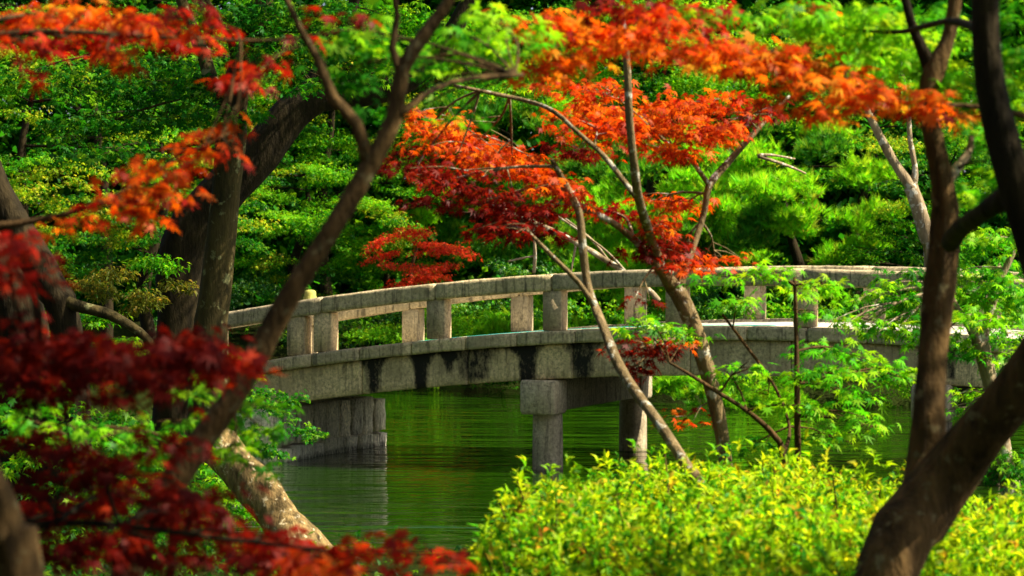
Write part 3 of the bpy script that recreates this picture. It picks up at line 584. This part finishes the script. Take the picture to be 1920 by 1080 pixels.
for e in [(450, 770, 80, 24), (390, 735, 60, 22), (490, 800, 50, 20), (350, 790, 80, 20), (440, 840, 60, 24), (250, 810, 80, 20), (400, 710, 30, 16), (470, 870, 40, 16), (170, 800, 70, 20), (70, 790, 70, 24), (300, 850, 70, 16)]:
    tG.pad(e[0], e[1], e[2], e[3], 9.5 + random.uniform(-.3, .3), 'green', .075, 1.0, 0)
tG.finish(120)
tn = Plant('near_trunk_tree', ground_at(60, 5.6), 'soft brown near trunk cut off by the bottom left corner', 'tree', bark=BARK_MID)
tn.limb('trunk', [(ground_at(80, 5.6), .06), (42, 1100, 5.6, 88), (18, 1010, 5.6, 82), (-14, 930, 5.6, 78), (-60, 830, 5.6, 72), (-150, 600, 5.6, 62), (-230, 200, 5.6, 50)], 16, .02); tn.finish()

# ======== middle distance
t9 = Plant('lichen_trunk_tree', ground_at(388, 28), 'straight pale-edged trunk standing at the left end of the bridge', 'tree', bark=BARK_OLD)
t9.limb('trunk', [(ground_at(388, 28), .24), (392, 660, 28, 66), (402, 560, 28, 62), (414, 450, 28, 58), (424, 350, 28, 56), (434, 250, 28, 56), (442, 160, 28, 50), (480, 60, 28, 44), (500, -60, 28, 38), (520, -300, 28, 26)], 18, .04)
t9.limb('branch', [(436, 190, 28, 34), (400, 160, 28.2, 30), (380, 100, 28.4, 26), (340, 0, 28.6, 20), (300, -120, 28.6, 12)], 12)
t9.limb('branch', [(446, 120, 28, 26), (430, 70, 27.6, 12), (400, 20, 27.5, 10), (370, -30, 27.5, 8)], 8)
for e in [(300, 170, 150, 40), (200, 230, 140, 40), (380, 215, 120, 30), (560, 90, 120, 50), (480, 40, 120, 40), (330, 120, 130, 34), (100, 140, 120, 40), (640, 60, 80, 50), (210, 290, 120, 26), (690, 140, 70, 30), (590, 160, 60, 22), (540, 20, 150, 30)]:
    t9.pad(e[0], e[1], e[2], e[3], 28 + random.uniform(-1, 1), 'dark', .1, 1.2, 0, 'T5')
t9.finish(60)
t10 = Plant('dark_leaning_tree', ground_at(335, 31), 'thick black-barked tree leaning far right behind the pale-edged trunk', 'tree', bark=BARK_DARK)
t10.limb('trunk', [(ground_at(335, 31), .35), (335, 590, 31, 76), (338, 500, 31, 86), (365, 425, 31, 100), (430, 345, 31, 92), (490, 285, 31, 80), (545, 215, 31, 72), (600, 180, 31, 62), (680, 170, 31, 60), (760, 150, 31, 48), (830, 90, 31, 36), (900, -40, 31, 26)], 18, .06)
t10.limb('branch', [(565, 200, 31, 40), (600, 130, 31, 30), (650, 40, 31, 22), (690, -80, 31, 14)], 10)
for e in [(740, 120, 90, 40), (840, 60, 100, 40), (900, 160, 90, 24), (620, 60, 90, 30), (720, 30, 100, 34)]: t10.pad(e[0], e[1], e[2], e[3], 31 + random.uniform(-1, 1), 'green', .1, 1.1, 0, 'T5')
t10.finish(60)
t11 = Plant('black_trunk_tree', ground_at(100, 22), 'dark trunk leaning in from the left edge above mossy roots', 'tree', bark=BARK_DARK)
t11.limb('trunk', [(ground_at(120, 22), .25), (125, 620, 22, 60), (95, 540, 22, 62), (55, 470, 22, 64), (15, 400, 22, 62), (-30, 300, 22, 58), (-90, 100, 22, 48), (-120, -200, 22, 30)], 14, .06)
t11.limb('trunk', [(ground_at(40, 22.4), .35), (35, 620, 22.4, 110), (10, 540, 22.4, 90), (-40, 440, 22.4, 76), (-120, 200, 22.4, 60)], 14, .06)
t11.limb('root', [(105, 560, 22, 26), (150, 575, 21.9, 26), (215, 595, 21.8, 20), (280, 640, 21.7, 14), (300, 700, 21.6, 10)], 8, .08, bark=BARK_OLD); t11.finish()
t12 = Plant('leaning_log_tree', ground_at(640, 19.6), 'sunlit rough-barked trunk leaning left out of the bank at the water\'s edge', 'tree', bark=BARK_ROUGH)
t12.limb('trunk', [(P(690, 1180, 19.6), .2), (575, 1040, 19.6, 96), (530, 985, 19.7, 82), (485, 920, 19.8, 76), (440, 870, 19.9, 70), (405, 825, 20, 70), (385, 800, 20, 40)], 20, .08, step=.06)
t12.finish()
t7 = Plant('pale_forked_tree', ground_at(1895, 17), 'slim pale spotted maple trunk half hidden behind the big leaning trunk', 'tree', bark=BARK_PALE)
t7.limb('trunk', [(ground_at(1905, 17), .08), (1898, 980, 17, 42), (1888, 880, 17, 30), (1872, 780, 17, 32), (1850, 690, 17, 32), (1838, 640, 17, 34)], 12, .08)
t7.limb('branch', [(1838, 645, 17, 26), (1815, 605, 17, 18), (1795, 580, 17, 14), (1775, 540, 17, 10)], 10)
t7.limb('branch', [(1838, 645, 17, 24), (1855, 590, 17, 18), (1868, 540, 17, 15), (1900, 470, 17, 12), (1915, 400, 17, 9)], 10)
for e in [(1850, 450, 80, 36, 'green'), (1830, 520, 60, 30, 'green'), (1880, 560, 70, 30, 'bright'), (1820, 590, 40, 18, 'bright'), (1890, 630, 60, 22, 'green'), (1840, 735, 55, 14, 'bright'), (1810, 770, 45, 12, 'green'), (1860, 505, 80, 22, 'green'), (1900, 545, 60, 26, 'green'), (1810, 545, 50, 20, 'bright'), (1870, 600, 60, 22, 'bright'), (1700, 585, 60, 14, 'bright'), (1620, 598, 60, 9, 'bright'), (1680, 530, 50, 14, 'green'), (1760, 640, 70, 22, 'green'), (1900, 690, 50, 30, 'green'), (1850, 660, 60, 18, 'green'), (1700, 560, 80, 24, 'green'), (1690, 610, 80, 22, 'green'), (1640, 560, 70, 16, 'bright'), (1900, 760, 50, 30, 'dark'), (1700, 510, 50, 16, 'dark'), (1860, 380, 60, 30, 'dark'), (1650, 620, 60, 14, 'bright'), (1890, 880, 60, 40, 'dark')]:
    t7.pad(e[0], e[1], e[2], e[3], 17 + random.uniform(-.6, .6), e[4], .085, 1.2, 0, 'T7')
t7.finish(200)

# azaleas: a clipped bank of separate bushes
def azalea(px, d, rad, depth, top, label, n_sh):
    c = ground_at(px, d); pl = Plant('azalea_bush', c, label, 'bush', 'yellow-green azalea bushes along the near bank', BARK)
    h = top - c.z; m = n_sh; per = 7; py0 = d * 7
    th = rng.uniform(0, 2 * math.pi, m); r = np.sqrt(rng.uniform(0, 1, m)) * (1 + .14 * np.sin(th * 3 + px) + .08 * np.sin(th * 7 + d)) * 1.04
    x = np.cos(th) * r; y = np.sin(th) * r
    prof = (1 - np.clip(r, 0, 1) ** 4) ** .5
    z = h * (.25 + .75 * prof) + .03 * np.sin(x * 9 + px) * np.cos(y * 8) + .025 * np.sin(x * 23 + py0) * np.cos(y * 19) + rng.normal(0, .02, m) - np.abs(rng.normal(0, .1, m)) + rng.uniform(.04, .17, m) * (rng.uniform(size=m) > .9) + .03
    cl = np.stack([c.x + x * rad, c.y + y * depth, c.z + z], -1)
    cid = np.repeat(np.arange(m), per); n = m * per; az = rng.uniform(0, 6.28, n); el = rng.normal(.75, .4, n)
    lean = rng.normal(0, .25, (m, 2))[cid]
    tip = np.stack([np.cos(az) * np.cos(el) + lean[:, 0], np.sin(az) * np.cos(el) + lean[:, 1], np.sin(el)], -1); nrm = np.stack([-np.cos(az) * .8, -np.sin(az) * .8, np.ones(n) * .7], -1) + rng.normal(0, .3, (n, 3))
    pos = cl[cid] + np.stack([np.zeros(n), np.zeros(n), rng.uniform(-.035, .01, n)], -1)
    pl.acc[('TO', LEAF.name)] = [(pos, basis(tip, nrm), rng.uniform(.024, .062, n), colours('azgreen' if d < 11 else 'azalea', n, cid))]
    r2 = random.Random(px)
    hi = np.argsort(-z)[:m // 6]
    for k in range(45):
        i = int(hi[r2.randrange(len(hi))]); e = Vector(cl[i]) - Vector((0, 0, .02)); st = c + Vector((r2.uniform(-.1, .1), r2.uniform(-.1, .1), .02)); cc, ra = catmull([(st, .01), ((st + e) / 2 + Vector((0, 0, -.05)), .006), (e, .003)], .12); tube(pl.tw, cc, ra, 5, .03, False)
    pl.finish(42, 'foliage')
azs = [(1040, 10.4, .36, .9, 1.82, 'azalea bush at the left end of the yellow-green bank, beside the open water'), (1070, 12.2, .37, .75, 1.79, 'azalea bush just below the foot of the bridge pier'), (1260, 10.4, .5, 1.0, 1.84, 'azalea bush at the bottom of the view beneath the leaning stem'),
       (1250, 12.9, .46, .85, 1.8, 'azalea bush at the foot of the thin leaning maple stem'), (1440, 13.2, .5, .9, 1.77, 'azalea bush at the foot of the forked red maple'), (1500, 10.6, .5, 1.1, 1.83, 'azalea bush at the bottom edge just left of the big leaning trunk'),
       (1620, 12.8, .44, .7, 1.74, 'azalea bush behind the big leaning trunk, nearest the pond on the right'), (1800, 11.0, .5, 1.0, 1.75, 'azalea bush in the bottom right corner beyond the leaning trunk'), (1690, 9.4, .3, .6, 1.82, 'azalea bush crowding the foot of the big leaning trunk'), (1930, 12.2, .4, .8, 1.7, 'azalea bush at the right edge around the pale spotted trunk'),
       (1150, 8.7, .36, .6, 1.8, 'azalea bush cut by the bottom edge near the red spray'), (1400, 8.6, .45, .6, 1.86, 'azalea bush cut by the bottom edge at centre right')]
for a in azs: azalea(*a, n_sh=int(1800 * a[2] * a[3] / .45))

# ======== far bank
def bgtree(name, cx, cy, rx, ry, d, pal, label, cat='tree', size=.092, cover=1.4, tm='T3', padw=62, padh=19, trunk=True, gap=.16, group=None, bark=BARK_DARK, mat=None, bulge=1.6, droop=.45, base_px=None, singles=0):
    X0 = (cx - 960) / F * d
    if d > 38 and X0 > -4.6: d = max(d, float(shore(X0)) + (.4 if 'waterside' in name else 2.0 if 'red' in name else 3.0) + (d - 44) * .12)
    bx = base_px or cx; b = ground_at(bx, d + .5, .1); pl = Plant(name, b, label, cat, group, bark)
    if trunk:
        top = P(cx, cy - ry * .5, d + .6); r0 = .09 if rx < 150 else .14
        pl.limb('trunk', [(b, r0), ((b * .6 + top * .4) + Vector((random.uniform(-.3, .3), 0, 0)), r0 * .8), ((b * .25 + top * .75) + Vector((random.uniform(-.3, .3), 0, 0)), r0 * .5), (top, r0 * .2)], 8)
    rows = max(1, int(2 * ry / (padh * 1.5))); k = 0
    for i in range(rows + 1):
        yy = -1 + 2 * i / max(rows, 1); wd = math.sqrt(max(0.04, 1 - yy * yy * .92)) * rx; cols = max(1, int(2 * wd / (padw * 1.25)))
        for j in range(cols + 1):
            if random.random() < gap + .07: continue
            xx = -wd + 2 * wd * (j + random.uniform(-.35, .35)) / max(cols, 1)
            rr_ = (xx / rx) ** 2 + yy * yy; dd = d - bulge * (1 - min(rr_, 1)) + random.uniform(-.5, .6); k += 1
            pl.pad(cx + xx, cy + yy * ry + random.uniform(-.8, .8) * padh, padw * random.uniform(.6, 1.15), padh * random.uniform(.6, 1.2), dd, pal if isinstance(pal, str) else random.choice(pal), size, cover, random.uniform(-20, 20) + 14 * xx / rx, tm, mat, twig=trunk and k % 3 == 0, droop=droop, per=6)
    pl.finish(singles); return pl
G = 'trees across the pond'
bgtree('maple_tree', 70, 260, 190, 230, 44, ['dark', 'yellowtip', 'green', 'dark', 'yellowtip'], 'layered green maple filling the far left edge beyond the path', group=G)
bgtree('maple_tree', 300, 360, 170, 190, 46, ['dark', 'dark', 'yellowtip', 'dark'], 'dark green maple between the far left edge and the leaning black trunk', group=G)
bgtree('maple_tree', 570, 400, 150, 150, 49, ['yellowtip', 'green', 'bright', 'green'], 'light green maple framed between the black leaning tree and the slanting stem', group=G)
bgtree('maple_tree', 740, 390, 120, 110, 47, ['yellowtip', 'yellowtip', 'bright', 'green'], 'yellow-tipped maple just right of the slanting stem above the bridge', group=G)
rs = bgtree('small_red_maple', 785, 478, 62, 46, 38.5, 'pinkred', 'small bright red maple standing just above the left handrail', group=None, padw=52, padh=14, gap=.0, bark=BARK, cover=1.6)
bgtree('evergreen_shrub', 700, 600, 170, 70, 44.5, ['dark', 'green'], 'glossy dark evergreen shrub seen through the left bays of the parapet', 'shrub', trunk=False, mat=GLOSSY, size=.11, padw=50, padh=18)
bgtree('evergreen_shrub', 920, 560, 130, 90, 45.5, ['dark', 'dark', 'green'], 'dark evergreen shrub right behind the middle bays of the parapet', 'shrub', trunk=False, mat=GLOSSY, size=.11, padw=50, padh=18)
bgtree('evergreen_shrub', 470, 600, 150, 80, 46, ['dark'], 'almost black shrub behind the lowest left stretch of handrail', 'shrub', trunk=False, mat=GLOSSY, padw=60, padh=20)
bgtree('pine_tree', 960, 290, 170, 220, 53, ['pinedark', 'pinedark', 'pine'], 'shaded pine with hanging needles behind the red maple\'s upper boughs', group=G, size=.13, tm='TT', mat=NEEDLE, padw=55, padh=26, cover=1.0)
bgtree('pine_tree', 1250, 400, 170, 130, 50, ['pine', 'pine', 'pinedark'], 'sunlit yellow-green pine right behind the forked red maple', group=G, size=.115, tm='TT', mat=NEEDLE, padw=50, padh=28, cover=1.3, gap=.08)
bgtree('pine_tree', 1480, 370, 190, 125, 49, ['pine', 'pine', 'pine', 'pinedark'], 'broad bright green pine mound over the right half of the bridge', group=G, size=.115, tm='TT', mat=NEEDLE, padw=50, padh=28, cover=1.4, gap=.06)
bgtree('pine_shrub', 1150, 560, 120, 75, 49, ['pine', 'bright'], 'bright pine shrub seen through the bay beside the pier', 'shrub', size=.115, tm='TT', mat=NEEDLE, padw=45, padh=24, trunk=False, cover=1.3)
bgtree('evergreen_shrub', 1400, 570, 170, 60, 47.5, ['dark', 'green', 'dark'], 'dark leafy shrub showing between the right-hand parapet posts', 'shrub', trunk=False, mat=GLOSSY, padw=50, padh=18)
bgtree('maple_tree', 1760, 400, 170, 160, 47, ['green', 'dark', 'yellowtip', 'dark'], 'green maple behind the pale jointed trunk at the right', group=G)
bgtree('evergreen_tree', 1620, 200, 260, 120, 55, ['dark', 'green', 'dark', 'yellowtip'], 'dark tall evergreen rising above the bright pine mound', group=G, size=.12, padw=80, padh=26)
bgtree('broadleaf_tree', 1240, 110, 260, 150, 57, ['green', 'bright', 'dark', 'pine'], 'mid green tree glimpsed between the orange sprays at top centre', group=G, size=.12, padw=80, padh=26)
bgtree('broadleaf_tree', 620, 150, 260, 140, 56, ['green', 'dark', 'yellowtip', 'dark'], 'shadowy tree with a few lit tips behind the black leaning branch', group=G, size=.12, padw=80, padh=26)
bgtree('broadleaf_tree', 200, 60, 300, 130, 57, ['dark', 'green', 'dark'], 'deep green tree far behind the scarlet sprays at top left', group=G, size=.12, padw=80, padh=26)
bgtree('waterside_shrub', 1330, 722, 160, 50, 46, ['bright', 'pine', 'bright'], 'yellow-green shrub overhanging the far water under the bridge, right of the pier', 'shrub', size=.11, tm='TT', mat=NEEDLE, padw=50, padh=18, trunk=False, cover=1.5, gap=.05)
bgtree('waterside_shrub', 1600, 690, 170, 60, 46, ['bright', 'pine', 'green'], 'green shrub at the far waterline under the right part of the span', 'shrub', padw=50, padh=18, trunk=False)
bgtree('waterside_shrub', 1070, 640, 150, 78, 39, ['bright', 'pine', 'bright'], 'bright shrub hidden behind the pier, mirrored yellow-green in the pond', 'shrub', size=.11, tm='TT', mat=NEEDLE, padw=60, padh=22, trunk=False, cover=1.5)
bgtree('waterside_shrub', 850, 655, 130, 66, 39, ['green', 'bright', 'bright'], 'green shrub behind the left girder, mirrored in the pond', 'shrub', padw=60, padh=22, trunk=False)
bgtree('waterside_shrub', 1860, 650, 160, 90, 46, ['green', 'dark'], 'dark green shrub beyond the right end of the bridge', 'shrub', padw=60, padh=22, trunk=False)
# left bank undergrowth
bgtree('bank_shrub', 90, 640, 150, 50, 27, ['green', 'bright', 'dark'], 'lit green shrub among the roots at the left edge', 'shrub', size=.08, tm='T5', padw=60, padh=18, trunk=False)
bgtree('bank_shrub', 240, 545, 110, 40, 30, ['olive', 'green', 'olive'], 'olive mossy shrub between the black trunk and the leaning tree', 'shrub', size=.07, tm='TO', padw=50, padh=18, trunk=False, cover=2)
bgtree('bank_shrub', 130, 820, 190, 110, 19, ['dark', 'dark', 'green'], 'shaded green undergrowth shrub on the near left bank', 'shrub', size=.075, tm='T5', padw=80, padh=24, trunk=False, gap=.3)
bgtree('bank_shrub', 300, 980, 130, 100, 21, ['dark', 'green'], 'dark undergrowth shrub left of the sunlit leaning trunk', 'shrub', size=.075, tm='T5', padw=80, padh=24, trunk=False, gap=.25)
bgtree('bank_shrub', 440, 750, 90, 45, 33.5, ['dark'], 'dark shrub tucked against the left end of the bridge', 'shrub', size=.08, tm='T5', padw=50, padh=18, trunk=False)
bgtree('bank_shrub', 495, 800, 50, 45, 34.3, ['dark'], 'dark shrub added over the side of the left abutment in place of its shade', 'shrub', size=.08, tm='T5', padw=40, padh=18, trunk=False, gap=.05, base_px=470)  # added to darken the abutment's near side where only shade falls
bgtree('bank_shrub', 375, 665, 50, 32, 30.5, ['bright', 'green'], 'lit green shrub behind the foot of the pale-edged trunk', 'shrub', size=.08, tm='T5', padw=40, padh=16, trunk=False)
# pale trunk beyond the bridge, bare branches
tp = Plant('pale_jointed_tree', ground_at(1752, 43), 'pale jointed trunk forking above the right end of the handrail', 'tree', bark=BARK_PALE)
tp.limb('trunk', [(ground_at(1752, 43), .16), (1746, 500, 43, 30), (1738, 450, 43, 27), (1722, 390, 43, 26), (1708, 350, 43, 26)], 12, .09)
tp.limb('branch', [(1710, 352, 43, 24), (1680, 310, 43, 18), (1655, 265, 43, 16), (1630, 215, 43, 13), (1600, 140, 43, 9)], 10, .06)
tp.limb('branch', [(1710, 352, 43, 18), (1716, 320, 43, 12), (1706, 260, 43, 9), (1702, 200, 43, 8), (1685, 100, 43, 6)], 8, .06)
for e in [(1640, 150, 100, 24), (1720, 190, 80, 20)]: tp.pad(e[0], e[1], e[2], e[3], 43, 'green', .09, .8, 0, 'T5')
tp.finish()
fb = Plant('bare_branch', P(1215, 545, 42), 'long pale dead branch slanting up left behind the middle of the handrail', 'branch', bark=BARK_PALE)
fb.limb('stem', [(1235, 565, 42, 11), (1215, 542, 42, 11), (1160, 503, 42, 11), (1090, 460, 42, 11), (1030, 430, 42, 11), (965, 402, 42, 9), (920, 380, 42, 5)], 8, .08)
fb.limb('twig', [(1140, 488, 42, 6), (1110, 450, 42, 5), (1060, 410, 42, 4)], 6, .05); fb.limb('twig', [(1175, 512, 42, 6), (1130, 465, 41.9, 4), (1035, 398, 41.9, 4)], 6, .05)
fb.limb('twig', [(1080, 458, 42, 6), (1074, 490, 42, 4), (1070, 515, 42, 3)], 6, .05); fb.limb('twig', [(1000, 415, 42, 4), (1003, 470, 42, 7), (1001, 512, 42, 7)], 6, .05)
fb.limb('twig', [(1002, 480, 42, 4), (975, 485, 42, 4), (952, 490, 42, 3)], 6, .05); fb.finish()
fb2 = Plant('bare_branch', P(1425, 292, 46.4), 'short pale forked snag poking out of the bright pine mound', 'branch', bark=BARK_PALE)
fb2.limb('stem', [(1422, 292, 46.2, 9), (1445, 300, 46.3, 7), (1480, 312, 46.6, 6), (1510, 325, 47.4, 4)], 6, .06); fb2.limb('twig', [(1424, 291, 46.2, 7), (1450, 291, 46.3, 5), (1490, 298, 46.8, 4)], 6, .06); fb2.finish()
fb3 = Plant('bare_branch', P(520, 610, 40), 'thin mossy branch slanting behind the lowest left opening of the parapet', 'branch', bark=BARK_OLD)
fb3.limb('stem', [(455, 690, 40, 11), (480, 655, 40, 11), (505, 625, 40, 9), (540, 590, 40, 7)], 6, .06); fb3.finish()
# small white blossom floating
mb = MB(); c = Vector(((517 - 960) / F * 34.6, 34.6, .004))
for k in range(5):
    a = k * 1.257; u = Vector((math.cos(a), math.sin(a), .25)); v = Vector((-math.sin(a), math.cos(a), 0)); mb.add([c, c + u * .03 + v * .025, c + u * .07 + Vector((0, 0, .02)), c + u * .03 - v * .025], [(0, 3, 2, 1)])
tag(mb.build('floating_blossom', simple('white_petal', (.8, .8, .75), .6)), 'tiny white blossom floating on the dark water below the abutment', 'blossom')

# ======== the wood behind and leaf boxes added overhead to cast shade (one mass, nothing can be told apart)
def mass(name, boxes, n, size, pal, label, tmpl=T3):
    V, F_ = tmpl; per = 40; m = n // per; pos = []; vol = np.array([abs((b[1] - b[0]) * (b[3] - b[2]) * (b[5] - b[4])) for b in boxes]); pr = vol / vol.sum(); bi = rng.choice(len(boxes), m, p=pr)
    B = np.array(boxes)[bi]; u = rng.uniform(size=(m, 3)); cc = np.stack([B[:, 0] + u[:, 0] * (B[:, 1] - B[:, 0]), B[:, 2] + u[:, 1] * (B[:, 3] - B[:, 2]), B[:, 4] + u[:, 2] * (B[:, 5] - B[:, 4])], -1)
    cid = np.repeat(np.arange(m), per); n = m * per; o = rng.normal(0, 1, (n, 3)) * np.array([.55, .5, .13]) * size * 6; pos = cc[cid] + o
    az = rng.uniform(0, 6.28, n); tip = np.stack([np.cos(az), np.sin(az), -rng.uniform(0, 1, n)], -1); nrm = np.stack([rng.normal(0, .35, n), rng.normal(0, .35, n), np.ones(n)], -1)
    return tag(link(name, leaves_mesh(name, tmpl, pos, basis(tip, nrm), size * rng.uniform(.7, 1.3, n), colours(pal, n, cid), LEAF)), label, 'woodland', kind='stuff')
mass('woods', [(-15, 15, 64, 67, .6, 11)], 90000, .2, 'dark', 'dark edge of the wood closing the view behind the far bank', TQ)
mass('woods', [(-26, 26, 68, 73, 0, 14)], 60000, .5, 'dark', 'dense dark wood behind its edge on the far bank', TQ)
mass('woods', [(-30, 30, 68, 74, 12, 22)], 25000, .7, 'dark', 'tops of the tall wood behind the far bank', TQ)
mass('surrounding_woods', [(-26, -13, -14, 32, 1.5, 13), (-26, 26, -26, -14, 1.5, 12)], 40000, .45, 'olive', 'wood around the garden beside and behind the viewpoint', TQ)
mass('shade_canopy', [(.9, 2.9, 4.6, 7.5, 5.2, 5.8)], 6500, .1, 'green', 'unseen leafy canopy placed overhead to shade the near maples on the left')  # these four canopies are out of view, set towards the sun as shade
mass('shade_canopy', [(2.9, 5.2, 6.8, 9.0, 4.9, 5.8)], 5000, .1, 'green', 'unseen leafy canopy placed overhead to shade the dark trunks on the right')
mass('shade_canopy', [(-1.8, 3.4, 24, 33, 6.9, 9)], 15000, .14, 'green', 'unseen leafy canopy placed overhead to shade the trees at the left end of the bridge')
mass('shade_canopy', [(-1.0, 3.4, 16, 23, 5.4, 7)], 9000, .12, 'green', 'unseen leafy canopy placed overhead to shade the left bank')
mass('undergrowth', [(-4.5, -1.7, 15, 21, .55, .8), (-5.2, -2.5, 21, 27, .55, .8), (-6.5, -3.4, 27, 34, .55, .85), (-3, -.6, 7, 15, 1.15, 1.4)], 30000, .07, 'dark', 'low dark undergrowth carpeting the left bank', T3)
mass('undergrowth', [(-5, 1.5, 58, 63, .7, 1.6), (1.5, 14, 52.6, 62, .7, 1.5)], 20000, .16, 'green', 'low green undergrowth along the far bank', T3)
print('TRIS', sum(len(m.polygons) * 1 for m in bpy.data.meshes))
